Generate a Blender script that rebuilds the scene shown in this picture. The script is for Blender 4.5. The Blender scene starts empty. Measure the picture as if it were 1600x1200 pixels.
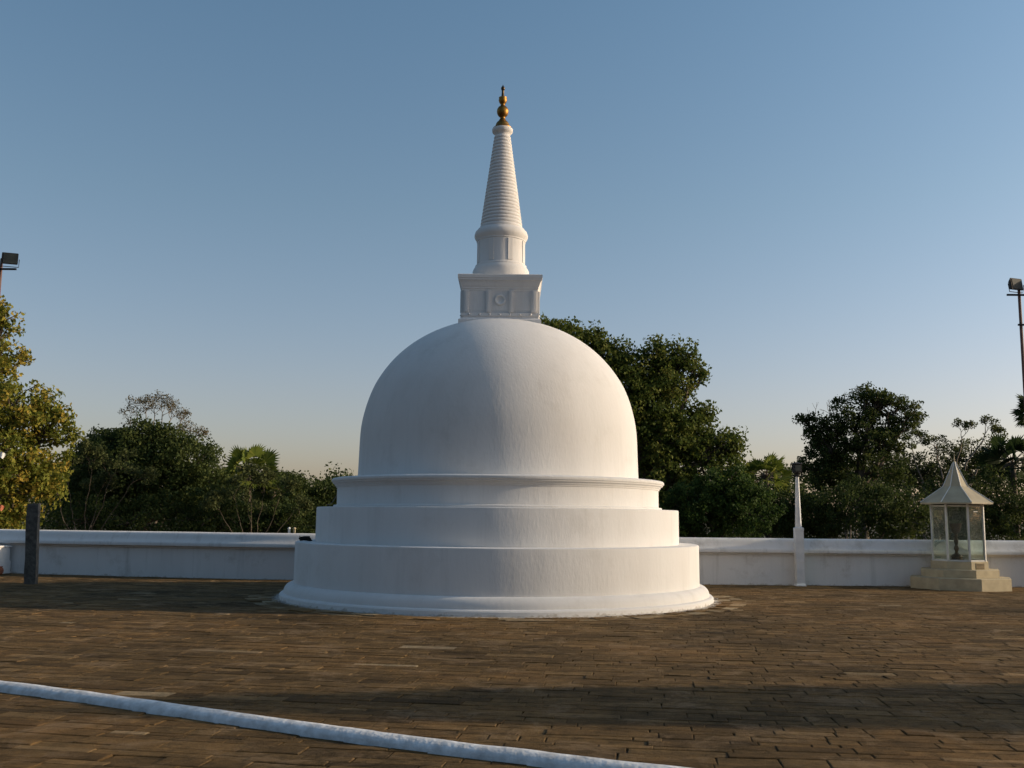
import bpy, bmesh, math, random
import numpy as np
from mathutils import Vector, Matrix, noise
R = math.radians
random.seed(7); rng = np.random.default_rng(7)
S = bpy.context.scene
COL = S.collection

# ------------------------------------------------------------------ camera
H, PITCH, ROLL, FPX = 1.6, 0.1331, 0.0102, 1556.0
cam = bpy.data.cameras.new('camera'); cam.sensor_width = 36; cam.lens = 36*FPX/1600
cam.clip_end = 6000; cam.clip_start = .05
co = bpy.data.objects.new('camera', cam); COL.objects.link(co)
co.matrix_world = Matrix.Translation((0, 0, H)) @ Matrix.Rotation(math.pi/2+PITCH, 4, 'X') @ Matrix.Rotation(ROLL, 4, 'Z')
S.camera = co

# ------------------------------------------------------------------ sky, sun, exposure
SUN_EL = R(15); SUN_AZ = R(1.5)
w = bpy.data.worlds.new('World'); S.world = w; w.use_nodes = True
nt = w.node_tree; bg = nt.nodes['Background']
sky = nt.nodes.new('ShaderNodeTexSky'); sky.sky_type = 'NISHITA'; sky.sun_disc = False
sky.sun_elevation = SUN_EL; sky.sun_rotation = R(90)-SUN_AZ; sky.air_density = 1.0; sky.dust_density = 1.6; sky.ozone_density = 2.0
tint = nt.nodes.new('ShaderNodeMix'); tint.data_type = 'RGBA'; tint.blend_type = 'MULTIPLY'; tint.inputs[0].default_value = 1
nt.links.new(sky.outputs[0], tint.inputs[6]); nt.links.new(tint.outputs[2], bg.inputs[0]); bg.inputs[1].default_value = 0.15
SKYS = 1.07
# evening air: warmer and greyer low down, cyan-blue overhead, brighter towards the sun
wtc = nt.nodes.new('ShaderNodeTexCoord'); wsx = nt.nodes.new('ShaderNodeSeparateXYZ'); nt.links.new(wtc.outputs['Generated'], wsx.inputs[0])
wr = nt.nodes.new('ShaderNodeValToRGB'); nt.links.new(wsx.outputs[2], wr.inputs[0]); e_ = wr.color_ramp.elements
e_[0].position = 0; e_[0].color = (1.05, .86, .90, 1); e_[1].position = .5; e_[1].color = (.88, .98, .95, 1)
for p_, c_ in ((.12, (1.05, .88, .88, 1)), (.3, (.96, .94, .88, 1))): q_ = e_.new(p_); q_.color = c_
wm = nt.nodes.new('ShaderNodeMath'); wm.operation = 'MULTIPLY_ADD'; nt.links.new(wsx.outputs[0], wm.inputs[0]); wm.inputs[1].default_value = .25*SKYS; wm.inputs[2].default_value = 1.04*SKYS
wv = nt.nodes.new('ShaderNodeVectorMath'); wv.operation = 'SCALE'; nt.links.new(wr.outputs[0], wv.inputs[0]); nt.links.new(wm.outputs[0], wv.inputs['Scale'])
nt.links.new(wv.outputs[0], tint.inputs[7])
sl = bpy.data.lights.new('sun', 'SUN'); sl.energy = 5.0; sl.angle = R(.55); sl.color = (1, .795, .55)
so = bpy.data.objects.new('sun', sl); COL.objects.link(so); so.rotation_euler = (0, math.pi/2-SUN_EL, SUN_AZ)
S.view_settings.view_transform = 'Standard'; S.view_settings.look = 'None'
S.view_settings.exposure = 0; S.view_settings.gamma = 1

# ------------------------------------------------------------------ helpers
def at(px, py, depth=None, z=0.0):
    X, Y = px-800, py-600
    cr, sr = math.cos(ROLL), math.sin(ROLL)
    x, u = (X*cr+Y*sr)/FPX, (-X*sr+Y*cr)/FPX
    c, s = math.cos(PITCH), math.sin(PITCH)
    d = Vector((x, c+u*s, s-u*c))
    t = (depth/d.y) if depth is not None else (z-H)/d.z
    return Vector((0, 0, H))+d*t

def tag(o, label=None, cat=None, group=None, kind=None):
    if label: o['label'] = label
    if cat: o['category'] = cat
    if group: o['group'] = group
    if kind: o['kind'] = kind
    return o
def empty(name, loc, label, cat, group=None, rz=0):
    o = bpy.data.objects.new(name, None); COL.objects.link(o); o.location = loc; o.rotation_euler = (0, 0, rz)
    o.empty_display_size = .2
    return tag(o, label, cat, group)
def link(name, me, m=None, parent=None, smooth=None):
    if m: me.materials.append(m)
    if smooth is not None:
        me.shade_smooth(); me.set_sharp_from_angle(angle=R(smooth))
    o = bpy.data.objects.new(name, me); COL.objects.link(o)
    if parent: o.parent = parent
    return o
def pyd(name, V, F, m=None, parent=None, smooth=None):
    me = bpy.data.meshes.new(name); me.from_pydata([tuple(v) for v in V], [], F); me.update()
    return link(name, me, m, parent, smooth)
def quads(name, V, m, parent=None, tone=None):
    """V: (n,4,3) array of loose quads"""
    n = len(V); me = bpy.data.meshes.new(name)
    me.vertices.add(n*4); me.vertices.foreach_set('co', np.ascontiguousarray(V, dtype=np.float32).ravel())
    me.loops.add(n*4); me.loops.foreach_set('vertex_index', np.arange(n*4, dtype=np.int32))
    me.polygons.add(n); me.polygons.foreach_set('loop_start', np.arange(0, n*4, 4, dtype=np.int32))
    me.polygons.foreach_set('loop_total', np.full(n, 4, dtype=np.int32))
    me.update(calc_edges=True)
    if tone is not None:
        a = me.attributes.new('tone', 'FLOAT', 'POINT'); a.data.foreach_set('value', np.repeat(tone.astype(np.float32), 4))
    return link(name, me, m, parent)

class MB:
    def __init__(s): s.V = []; s.F = []
    def add(s, V, F):
        b = len(s.V); s.V += [tuple(v) for v in V]; s.F += [tuple(i+b for i in f) for f in F]
    def box(s, c, d, rz=0, bev=0):
        cx, cy, cz = c; hx, hy, hz = d[0]/2, d[1]/2, d[2]/2
        bm = bmesh.new(); bmesh.ops.create_cube(bm, size=1)
        for v in bm.verts: v.co = Vector((v.co.x*2*hx, v.co.y*2*hy, v.co.z*2*hz))
        if bev: bmesh.ops.bevel(bm, geom=bm.edges[:], offset=bev, segments=2, affect='EDGES')
        M = Matrix.Translation(c) @ Matrix.Rotation(rz, 4, 'Z')
        bm.verts.ensure_lookup_table()
        s.add([M @ v.co for v in bm.verts], [[v.index for v in f.verts] for f in bm.faces]); bm.free()
    def tube(s, pts, rad, n=6, caps=True):
        pts = [Vector(p) for p in pts]; m = len(pts)
        if not hasattr(rad, '__len__'): rad = [rad]*m
        V = []; F = []; up = Vector((.13, .27, 1)).normalized()
        for i, p in enumerate(pts):
            t = (pts[min(i+1, m-1)]-pts[max(i-1, 0)]).normalized()
            a = t.cross(up)
            if a.length < .05: a = t.cross(Vector((1, 0, 0)))
            a.normalize(); b = t.cross(a)
            for k in range(n):
                q = 2*math.pi*k/n; V.append(p+(a*math.cos(q)+b*math.sin(q))*rad[i])
        for i in range(m-1):
            for k in range(n): F.append((i*n+k, i*n+(k+1) % n, (i+1)*n+(k+1) % n, (i+1)*n+k))
        if caps: F.append(tuple(range(n))[::-1]); F.append(tuple((m-1)*n+k for k in range(n)))
        s.add(V, F)
    def lathe(s, prof, n=96, c=(0, 0), rot=0, wob=0.0, closed=True):
        V = []; F = []; m = len(prof)
        for (r, z) in prof:
            for k in range(n):
                a = rot+2*math.pi*k/n; rr = r
                if wob: rr = r+wob*noise.noise(Vector((r*math.cos(a)*1.1, r*math.sin(a)*1.1, z*.9+5)))
                V.append((c[0]+rr*math.cos(a), c[1]+rr*math.sin(a), z))
        for i in range(m-1):
            for k in range(n): F.append((i*n+k, i*n+(k+1) % n, (i+1)*n+(k+1) % n, (i+1)*n+k))
        if closed: F.append(tuple(range(n))[::-1]); F.append(tuple((m-1)*n+k for k in range(n)))
        s.add(V, F)
    def build(s, name, m, parent=None, smooth=None):
        return pyd(name, s.V, s.F, m, parent, smooth)

# ------------------------------------------------------------------ materials
def mat(name):
    m = bpy.data.materials.new(name); m.use_nodes = True
    t = m.node_tree; b = t.nodes['Principled BSDF']; return m, t, b
def N(t, typ, **kw):
    n = t.nodes.new(typ)
    for k, v in kw.items():
        if k in n.inputs: n.inputs[k].default_value = v
        else: setattr(n, k, v)
    return n
def ramp(t, stops):
    r = t.nodes.new('ShaderNodeValToRGB'); e = r.color_ramp.elements
    while len(e) < len(stops): e.new(.5)
    for x, (p, c) in zip(e, stops): x.position = p; x.color = (*c, 1) if len(c) == 3 else c
    return r
def noisy(name, c1, c2, scale=3, rough=.8, bump=.3, bscale=40, dist=.01, stretch=(1, 1, 1), metal=0, detail=6, spec=.3):
    m, t, b = mat(name); L = t.links
    tc = N(t, 'ShaderNodeTexCoord'); mp = N(t, 'ShaderNodeMapping'); mp.inputs['Scale'].default_value = stretch
    L.new(tc.outputs['Object'], mp.inputs[0])
    n1 = N(t, 'ShaderNodeTexNoise', Scale=scale, Detail=detail); L.new(mp.outputs[0], n1.inputs['Vector'])
    r = ramp(t, [(.3, c1), (.7, c2)]); L.new(n1.outputs[0], r.inputs[0]); L.new(r.outputs[0], b.inputs['Base Color'])
    n2 = N(t, 'ShaderNodeTexNoise', Scale=bscale, Detail=5); L.new(mp.outputs[0], n2.inputs['Vector'])
    bp = N(t, 'ShaderNodeBump', Strength=bump, Distance=dist); L.new(n2.outputs[0], bp.inputs['Height']); L.new(bp.outputs[0], b.inputs['Normal'])
    b.inputs['Roughness'].default_value = rough; b.inputs['Metallic'].default_value = metal; b.inputs['Specular IOR Level'].default_value = spec
    return m

def plaster_mat(name='white_lime_plaster', stain=.38):
    m, t, b = mat(name); L = t.links
    tc = N(t, 'ShaderNodeTexCoord'); g = N(t, 'ShaderNodeNewGeometry')
    mp = N(t, 'ShaderNodeMapping'); mp.inputs['Scale'].default_value = (1, 1, .22); L.new(tc.outputs['Object'], mp.inputs[0])
    n1 = N(t, 'ShaderNodeTexNoise', Scale=1.3, Detail=7, Roughness=.65); L.new(mp.outputs[0], n1.inputs['Vector'])
    r = ramp(t, [(.25, (.63, .62, .61)), (.5, (.67, .665, .66)), (.8, (.70, .70, .695))]); L.new(n1.outputs[0], r.inputs[0])
    # fine scattered specks and hairline marks of old limewash
    n3 = N(t, 'ShaderNodeTexNoise', Scale=9, Detail=8, Roughness=.75); L.new(mp.outputs[0], n3.inputs['Vector'])
    r3 = ramp(t, [(.28, (.80, .79, .77)), (.36, (1, 1, 1))]); L.new(n3.outputs[0], r3.inputs[0])
    mx = N(t, 'ShaderNodeMix', data_type='RGBA', blend_type='MULTIPLY'); mx.inputs[0].default_value = .6
    L.new(r.outputs[0], mx.inputs[6]); L.new(r3.outputs[0], mx.inputs[7])
    mp5 = N(t, 'ShaderNodeMapping'); mp5.inputs['Scale'].default_value = (1, 1, .06); L.new(tc.outputs['Object'], mp5.inputs[0])
    n6 = N(t, 'ShaderNodeTexNoise', Scale=3.5, Detail=8, Roughness=.7); L.new(mp5.outputs[0], n6.inputs['Vector'])
    r6 = ramp(t, [(.30, (.80, .80, .79)), (.46, (1, 1, 1))]); L.new(n6.outputs[0], r6.inputs[0])
    n7 = N(t, 'ShaderNodeTexNoise', Scale=.9, Detail=9, Roughness=.75); L.new(tc.outputs['Object'], n7.inputs['Vector'])
    r7 = ramp(t, [(.33, (.80, .785, .76)), (.45, (1, 1, 1))]); L.new(n7.outputs[0], r7.inputs[0])
    for q_ in (r6, r7):
        mm = N(t, 'ShaderNodeMix', data_type='RGBA', blend_type='MULTIPLY'); mm.inputs[0].default_value = stain
        L.new(mx.outputs[2], mm.inputs[6]); L.new(q_.outputs[0], mm.inputs[7]); mx = mm
    # splashed dirt just above the paving
    sx = N(t, 'ShaderNodeSeparateXYZ'); L.new(g.outputs['Position'], sx.inputs[0])
    n4 = N(t, 'ShaderNodeTexNoise', Scale=7, Detail=8, Roughness=.7); L.new(tc.outputs['Object'], n4.inputs['Vector'])
    ma = N(t, 'ShaderNodeMath', operation='MULTIPLY_ADD'); ma.inputs[1].default_value = .30; L.new(n4.outputs[0], ma.inputs[0]); ma.inputs[2].default_value = -.145
    sb = N(t, 'ShaderNodeMath', operation='SUBTRACT'); L.new(ma.outputs[0], sb.inputs[0]); L.new(sx.outputs[2], sb.inputs[1])
    rs = N(t, 'ShaderNodeMapRange'); rs.inputs['From Min'].default_value = -.02; rs.inputs['From Max'].default_value = .02; L.new(sb.outputs[0], rs.inputs[0])
    m2 = N(t, 'ShaderNodeMix', data_type='RGBA'); L.new(rs.outputs[0], m2.inputs[0]); L.new(mx.outputs[2], m2.inputs[6]); m2.inputs[7].default_value = (.46, .43, .39, 1)
    L.new(m2.outputs[2], b.inputs['Base Color'])
    n2 = N(t, 'ShaderNodeTexNoise', Scale=22, Detail=6, Roughness=.6); 
    mp2 = N(t, 'ShaderNodeMapping'); mp2.inputs['Scale'].default_value = (1, 1, .3); L.new(tc.outputs['Object'], mp2.inputs[0]); L.new(mp2.outputs[0], n2.inputs['Vector'])
    n5 = N(t, 'ShaderNodeTexNoise', Scale=2.2, Detail=3); L.new(tc.outputs['Object'], n5.inputs['Vector'])
    b1 = N(t, 'ShaderNodeBump', Strength=.42, Distance=.009); L.new(n2.outputs[0], b1.inputs['Height'])
    b2 = N(t, 'ShaderNodeBump', Strength=.5, Distance=.012); L.new(n5.outputs[0], b2.inputs['Height']); L.new(b1.outputs[0], b2.inputs['Normal'])
    L.new(b2.outputs[0], b.inputs['Normal'])
    b.inputs['Roughness'].default_value = .75; b.inputs['Specular IOR Level'].default_value = .25; b.inputs['Diffuse Roughness'].default_value = .5
    return m

def stone_mat():
    m, t, b = mat('brown_paving_stone'); L = t.links
    tc = N(t, 'ShaderNodeTexCoord'); at_ = N(t, 'ShaderNodeAttribute', attribute_name='tone')
    r0 = ramp(t, [(0, (.070, .050, .030)), (.3, (.115, .078, .042)), (.55, (.165, .110, .056)), (.8, (.235, .162, .088)), (1, (.42, .35, .25))])
    L.new(at_.outputs['Fac'], r0.inputs[0])
    mp = N(t, 'ShaderNodeMapping'); mp.inputs['Scale'].default_value = (.75, 1, 1); mp.inputs['Rotation'].default_value = (0, 0, R(8)); L.new(tc.outputs['Object'], mp.inputs[0])
    n1 = N(t, 'ShaderNodeTexNoise', Scale=7, Detail=12, Roughness=.78); L.new(mp.outputs[0], n1.inputs['Vector'])
    r1 = ramp(t, [(.30, (.25, .27, .27)), (.44, (.75, .76, .75)), (.58, (1.1, 1.07, 1.0)), (.75, (1.75, 1.6, 1.35))]); L.new(n1.outputs[0], r1.inputs[0])
    mx = N(t, 'ShaderNodeMix', data_type='RGBA', blend_type='MULTIPLY'); mx.inputs[0].default_value = 1
    L.new(r0.outputs[0], mx.inputs[6]); L.new(r1.outputs[0], mx.inputs[7])
    n2 = N(t, 'ShaderNodeTexNoise', Scale=.45, Detail=5, Roughness=.6); L.new(tc.outputs['Object'], n2.inputs['Vector'])
    r2 = ramp(t, [(.30, (.50, .53, .56)), (.5, (.95, .93, .88)), (.68, (1.25, 1.12, .98))]); L.new(n2.outputs[0], r2.inputs[0])
    m2 = N(t, 'ShaderNodeMix', data_type='RGBA', blend_type='MULTIPLY'); m2.inputs[0].default_value = 1
    L.new(mx.outputs[2], m2.inputs[6]); L.new(r2.outputs[0], m2.inputs[7])
    # pale sand and dust lying in patches, and dried limewash splashes round the stupa's foot
    n8 = N(t, 'ShaderNodeTexNoise', Scale=1.6, Detail=12, Roughness=.74, Distortion=.6); L.new(tc.outputs['Object'], n8.inputs['Vector'])
    r8 = ramp(t, [(.52, (0, 0, 0)), (.68, (.75, .75, .75))]); L.new(n8.outputs[0], r8.inputs[0])
    m8 = N(t, 'ShaderNodeMix', data_type='RGBA'); L.new(r8.outputs[0], m8.inputs[0]); L.new(m2.outputs[2], m8.inputs[6]); m8.inputs[7].default_value = (.27, .19, .115, 1)
    vs = N(t, 'ShaderNodeVectorMath', operation='DISTANCE'); sp = N(t, 'ShaderNodeMapping'); sp.inputs['Scale'].default_value = (1, 1, 0)
    L.new(tc.outputs['Object'], sp.inputs[0]); L.new(sp.outputs[0], vs.inputs[0]); vs.inputs[1].default_value = (-0.2634, 20.746, 0)
    n9 = N(t, 'ShaderNodeTexNoise', Scale=16, Detail=6, Roughness=.7); L.new(tc.outputs['Object'], n9.inputs['Vector'])
    k1 = N(t, 'ShaderNodeMath', operation='MULTIPLY_ADD'); L.new(n9.outputs[0], k1.inputs[0]); k1.inputs[1].default_value = 1.0; k1.inputs[2].default_value = 3.93
    k2 = N(t, 'ShaderNodeMath', operation='SUBTRACT'); L.new(k1.outputs[0], k2.inputs[0]); L.new(vs.outputs['Value'], k2.inputs[1])
    k3 = N(t, 'ShaderNodeMapRange'); k3.inputs['From Min'].default_value = -.01; k3.inputs['From Max'].default_value = .03; k3.inputs['To Max'].default_value = .85; L.new(k2.outputs[0], k3.inputs[0])
    m9 = N(t, 'ShaderNodeMix', data_type='RGBA'); L.new(k3.outputs[0], m9.inputs[0]); L.new(m8.outputs[2], m9.inputs[6]); m9.inputs[7].default_value = (.58, .57, .55, 1)
    L.new(m9.outputs[2], b.inputs['Base Color'])
    n3 = N(t, 'ShaderNodeTexNoise', Scale=11, Detail=12, Roughness=.78); L.new(mp.outputs[0], n3.inputs['Vector'])
    bp = N(t, 'ShaderNodeBump', Strength=1, Distance=.05); L.new(n3.outputs[0], bp.inputs['Height']); L.new(bp.outputs[0], b.inputs['Normal'])
    b.inputs['Roughness'].default_value = .85; b.inputs['Specular IOR Level'].default_value = .05
    return m

def leaf_mat(name, dark, mid, light, trans=.35):
    m, t, b = mat(name); L = t.links
    a = N(t, 'ShaderNodeAttribute', attribute_name='tone')
    r = ramp(t, [(0, dark), (.55, mid), (1, light)]); L.new(a.outputs['Fac'], r.inputs[0])
    L.new(r.outputs[0], b.inputs['Base Color']); b.inputs['Roughness'].default_value = .7; b.inputs['Specular IOR Level'].default_value = .12
    tr = N(t, 'ShaderNodeBsdfTranslucent'); L.new(r.outputs[0], tr.inputs[0])
    mx = N(t, 'ShaderNodeMixShader'); mx.inputs[0].default_value = trans
    L.new(b.outputs[0], mx.inputs[1]); L.new(tr.outputs[0], mx.inputs[2]); L.new(mx.outputs[0], t.nodes['Material Output'].inputs[0])
    return m

WHITE = plaster_mat(); WALLW = plaster_mat('weathered_wall_limewash', 1.0)
STONE = stone_mat()
MORTAR = noisy('dark_joint_earth', (.05, .038, .026), (.09, .068, .045), 8)
EARTH = noisy('dry_earth_and_grass', (.05, .045, .02), (.10, .08, .04), .6)
KERBW = noisy('worn_white_paint', (.46, .46, .46), (.74, .75, .76), 9, bump=.7, bscale=24, dist=.012)
GOLD = noisy('weathered_gilt_brass', (.15, .075, .018), (.30, .17, .045), 9, rough=.5, bump=.15, metal=1)
DARKBR = noisy('dark_bronze', (.05, .035, .02), (.09, .06, .03), 20, rough=.4, metal=.8)
GREYST = noisy('grey_granite', (.042, .040, .036), (.10, .095, .085), 12, bump=.6, bscale=25, dist=.02)
CREAM = noisy('cream_painted_masonry', (.34, .29, .19), (.45, .38, .25), 5, bump=.3, bscale=30)
ROOFM = noisy('painted_roof_sheet', (.32, .275, .19), (.43, .375, .26), 3, rough=.6, bump=.15, stretch=(1, 1, .3))
FRAME = noisy('white_painted_metal', (.50, .50, .48), (.62, .62, .60), 6, rough=.5, bump=.1)
POSTW = noisy('off_white_post_paint', (.50, .52, .54), (.66, .66, .66), 4, bump=.3)
BLACKM = noisy('black_metal', (.010, .010, .012), (.020, .020, .022), 8, rough=.6, bump=.1, spec=.15)
REDPOLE = noisy('brown_pole_paint', (.07, .035, .03), (.13, .07, .06), 6, rough=.6, bump=.1)
LENS = noisy('floodlight_glass', (.015, .02, .022), (.04, .05, .05), 3, rough=.5, bump=.02, spec=.12)
BARK = noisy('grey_brown_bark', (.055, .042, .030), (.12, .095, .07), 5, bump=.8, bscale=14, dist=.03, stretch=(1, 1, .3))
PALEBARK = noisy('pale_dry_bark', (.10, .082, .064), (.20, .165, .13), 5, bump=.6, bscale=14, dist=.02)
FUR = noisy('black_fur', (.006, .006, .006), (.018, .016, .014), 30, rough=.9, bump=.5, bscale=90)
CABLE = noisy('grey_cable', (.12, .11, .10), (.2, .18, .15), 20)
CLAY = noisy('red_clay', (.18, .06, .035), (.28, .10, .055), 10)
REDCL = noisy('orange_red_cloth', (.32, .09, .05), (.42, .15, .08), 4)
WHCL = noisy('white_cloth', (.6, .6, .58), (.75, .75, .72), 4)
GLASS = bpy.data.materials.new('dusty_glass'); GLASS.use_nodes = True
def _g():
    t = GLASS.node_tree; t.nodes.remove(t.nodes['Principled BSDF']); L = t.links
    tr = N(t, 'ShaderNodeBsdfTransparent'); tr.inputs[0].default_value = (.90, .94, .92, 1)
    gl = N(t, 'ShaderNodeBsdfGlossy'); gl.inputs['Roughness'].default_value = .03
    df = N(t, 'ShaderNodeBsdfDiffuse'); df.inputs[0].default_value = (.45, .46, .42, 1)
    fr = N(t, 'ShaderNodeFresnel', IOR=1.28)
    tc = N(t, 'ShaderNodeTexCoord'); n = N(t, 'ShaderNodeTexNoise', Scale=3, Detail=6); L.new(tc.outputs['Object'], n.inputs['Vector'])
    mr = N(t, 'ShaderNodeMapRange'); mr.inputs['From Min'].default_value = .3; mr.inputs['From Max'].default_value = .7
    mr.inputs['To Min'].default_value = .03; mr.inputs['To Max'].default_value = .11; L.new(n.outputs[0], mr.inputs[0])
    a = N(t, 'ShaderNodeMixShader'); L.new(mr.outputs[0], a.inputs[0]); L.new(tr.outputs[0], a.inputs[1]); L.new(df.outputs[0], a.inputs[2])
    b = N(t, 'ShaderNodeMixShader'); L.new(fr.outputs[0], b.inputs[0]); L.new(a.outputs[0], b.inputs[1]); L.new(gl.outputs[0], b.inputs[2])
    L.new(b.outputs[0], t.nodes['Material Output'].inputs[0])
_g()

# ------------------------------------------------------------------ ground
SX, SY = -0.2634, 20.746                                    # stupa axis
KC = Vector((15.6, 42.0)); KR = 38.15                         # centre and radius of the painted kerb's arc
def kerb_pts():
    src = [(-260, 1036), (0, 1070), (125, 1086), (250, 1104), (400, 1125), (560, 1148), (700, 1166), (800, 1178), (950, 1196), (1070, 1209), (1200, 1225)]
    P = [at(a, b, z=-.02) for a, b in src]
    out = []
    for i in range(len(P)-1):                                # Catmull-Rom
        p0, p1, p2, p3 = P[max(i-1, 0)], P[i], P[i+1], P[min(i+2, len(P)-1)]
        for k in range(10):
            t = k/10
            out.append(.5*((2*p1)+(p2-p0)*t+(2*p0-5*p1+4*p2-p3)*t*t+(3*p1-p0-3*p2+p3)*t*t*t))
    out.append(P[-1])
    a, b = out[0], out[-1]
    d0 = (out[1]-out[0]).normalized(); d1 = (out[-1]-out[-6]).normalized()
    pre = [a-d0*k*1.5 for k in range(8, 0, -1)]; post = [b+d1*k*1.0 for k in range(1, 9)]
    return [Vector((p.x, p.y)) for p in pre+out+post]
KP = kerb_pts()
def kerb_near(x, y):
    best = None; q = Vector((x, y))
    for i in range(len(KP)-1):
        a, b = KP[i], KP[i+1]; d = b-a; t = max(0, min(1, (q-a).dot(d)/d.length_squared))
        e = (q-(a+d*t)).length
        if best is None or e < best[0]:
            dn = d.normalized(); nrm = Vector((-dn.y, dn.x))  # towards the far side
            best = (e, a+d*t, nrm)
    s = (q-best[1]).dot(best[2])
    return s, best[1], best[2]
def clip(poly, o, n):
    out = []
    for i in range(len(poly)):
        a, b = poly[i], poly[(i+1) % len(poly)]
        da, db = (a-o).dot(n), (b-o).dot(n)
        if da >= 0: out.append(a)
        if (da >= 0) != (db >= 0): out.append(a+(b-a)*(da/(da-db)))
    return out
WALLF = [(-40, 34), (-20, 28.9), (-13.9, 27.0), (-9.1, 25.8), (-5.3, 25.2), (0, 25.25), (5, 25.1), (7.2, 25.13), (9.8, 25.2), (13.6, 25.4), (20, 26.0), (40, 29)]
def wall_y(x):
    for (a, b), (c, d) in zip(WALLF, WALLF[1:]):
        if a <= x <= c: return b+(d-b)*(x-a)/(c-a)
    return 30
DROP = .06
SV = []; SF = []; ST = []
def slab(poly, z, tone, tilt=(0, 0), gap=.003):
    if len(poly) < 3: return
    c = sum(poly, Vector((0, 0)))/len(poly)
    ar = abs(sum(poly[i].x*poly[(i+1) % len(poly)].y-poly[(i+1) % len(poly)].x*poly[i].y for i in range(len(poly))))/2
    if ar < .006: return
    n = len(poly); b = len(SV)
    nrm = []
    for i in range(n):
        e = poly[(i+1) % n]-poly[i]; e = e.normalized() if e.length > 1e-6 else Vector((1, 0)); nrm.append(Vector((-e.y, e.x)))
    for off, dz in ((gap*.6, -.05), (gap*.6, -.005), (gap*.6+.008, 0)):
        for i, p in enumerate(poly):
            v = nrm[i-1]+nrm[i]; v = v/max(.5, v.length_squared/2) if v.length > .1 else nrm[i]
            q = p+v*off
            SV.append((q.x, q.y, z+dz+tilt[0]*(q.x-c.x)+tilt[1]*(q.y-c.y)+.004*noise.noise(Vector((q.x*2.2, q.y*2.2, 0)))))
            ST.append(tone)
    for r_ in range(2):
        for i in range(n): SF.append((b+r_*n+i, b+r_*n+(i+1) % n, b+(r_+1)*n+(i+1) % n, b+(r_+1)*n+i))
    SF.append(tuple(b+2*n+i for i in range(n)))
PC = Vector((12, 90)); DIR0 = math.atan2(-90, -12)
def polar(r, a): return PC+Vector((math.cos(a), math.sin(a)))*r
def pave():
    r = 60.0; rows = []
    while r < 91:
        h = random.choice([.10, .12, .14, .16, .18, .2, .23]); rows.append((r, h)); r += h
    def wav(i, a):
        return .022*noise.noise(Vector((a*85*.55, i*3.7, 1.3)))+.020*noise.noise(Vector((a*85*2.6, i*7.1, 4)))
    for i, (r, h) in enumerate(rows):
        a = -R(90)-R(22)+random.random()*.01
        while a < -R(90)+R(10):
            L = random.choice([.22, .3, .4, .5, .6, .8])*random.uniform(.85, 1.15)
            a2 = a+L/r; m = max(2, int(L/.15))
            lo = [polar(r+wav(i, a+(a2-a)*k/m), a+(a2-a)*k/m+(0 if 0 < k < m else random.uniform(-.00010, .00010))) for k in range(m+1)]
            hi = [polar(r+h+wav(i+1, a+(a2-a)*k/m), a+(a2-a)*k/m) for k in range(m+1)]
            poly = (lo+hi[::-1]); a = a2
            c = sum(poly, Vector((0, 0)))/len(poly)
            if abs(c.x) > 17 or c.y > wall_y(c.x)+.1 or c.y < 4.2: continue
            area = sum(poly[k].x*poly[(k+1) % len(poly)].y-poly[(k+1) % len(poly)].x*poly[k].y for k in range(len(poly)))
            if area < 0: poly = poly[::-1]
            z = random.gauss(0, .0022)
            rs = (c-Vector((SX, SY)))
            if rs.length < 6.2:
                nrm = rs.normalized(); poly = clip(poly, Vector((SX, SY))+nrm*4.92, nrm)
                if not poly: continue
            s, kp, kn = kerb_near(c.x, c.y)
            tone = min(1, max(0, random.gauss(.46, .13)))
            if random.random() < .004: tone = random.uniform(.8, .95)
            ti = (random.gauss(0, .004), random.gauss(0, .008))
            if abs(s) < 1.6:
                slab(clip(poly, kp+kn*.06, kn), z, tone, ti)
                slab(clip(poly, kp-kn*.085, -kn), z-DROP, tone, ti)
            else: slab(poly, z-(DROP if s < 0 else 0), tone, ti)
    # ring of small irregular stones set round the stupa's foot
    rr = 4.25
    for ring in range(3):
        a = random.random()
        a0 = a
        while a < a0+2*math.pi:
            da = random.uniform(.05, .1)
            h = .235
            q = [(rr+random.uniform(-.03, .03), a+random.uniform(-.004, .01)), (rr+random.uniform(-.03, .03), a+da-.004),
                 (rr+h*.5, a+da+random.uniform(-.012, .012)), (rr+h+random.uniform(-.03, .03), a+da), (rr+h, a+da/2+random.uniform(-.01, .01)), (rr+h+random.uniform(-.03, .03), a)]
            a += da
            poly = [Vector((SX, SY))+Vector((math.cos(t), math.sin(t)))*r_ for r_, t in q]
            slab(poly, random.gauss(.002, .005), random.uniform(.45, 1.0), (0, 0), .012)
        rr += .232
pave()
me = bpy.data.meshes.new('terrace_paving'); me.from_pydata(SV, [], SF); me.update()
a_ = me.attributes.new('tone', 'FLOAT', 'POINT'); a_.data.foreach_set('value', np.array(ST, dtype=np.float32))
tag(link('terrace_paving', me, STONE), kind='structure')
def sheet(name, poly, z, m, th=None):
    V = [(p[0], p[1], z) for p in poly]; F = [tuple(range(len(poly)))]
    if th:
        n = len(V); V += [(p[0], p[1], z-th) for p in poly]
        F += [tuple(range(n, 2*n))[::-1]]+[((i+1) % n, i, n+i, n+(i+1) % n) for i in range(n)]
    return tag(pyd(name, V, F, m), kind='structure')
kp = [tuple(p) for p in KP]
sheet('terrace_bed', [(-40, kp[0][1]+6)]+kp+[(40, -4)]+[(x, y+.25) for x, y in WALLF[::-1]], -.022, MORTAR, .5)
sheet('lower_terrace_bed', [(-40, -20), (40, -20), (40, -4)]+kp[::-1]+[(-40, kp[0][1]+6)], -.022-DROP, MORTAR, .4)
g = 3000
sheet('ground', [(-g, -g), (g, -g), (g, g), (-g, g)], -.9, EARTH)
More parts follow.
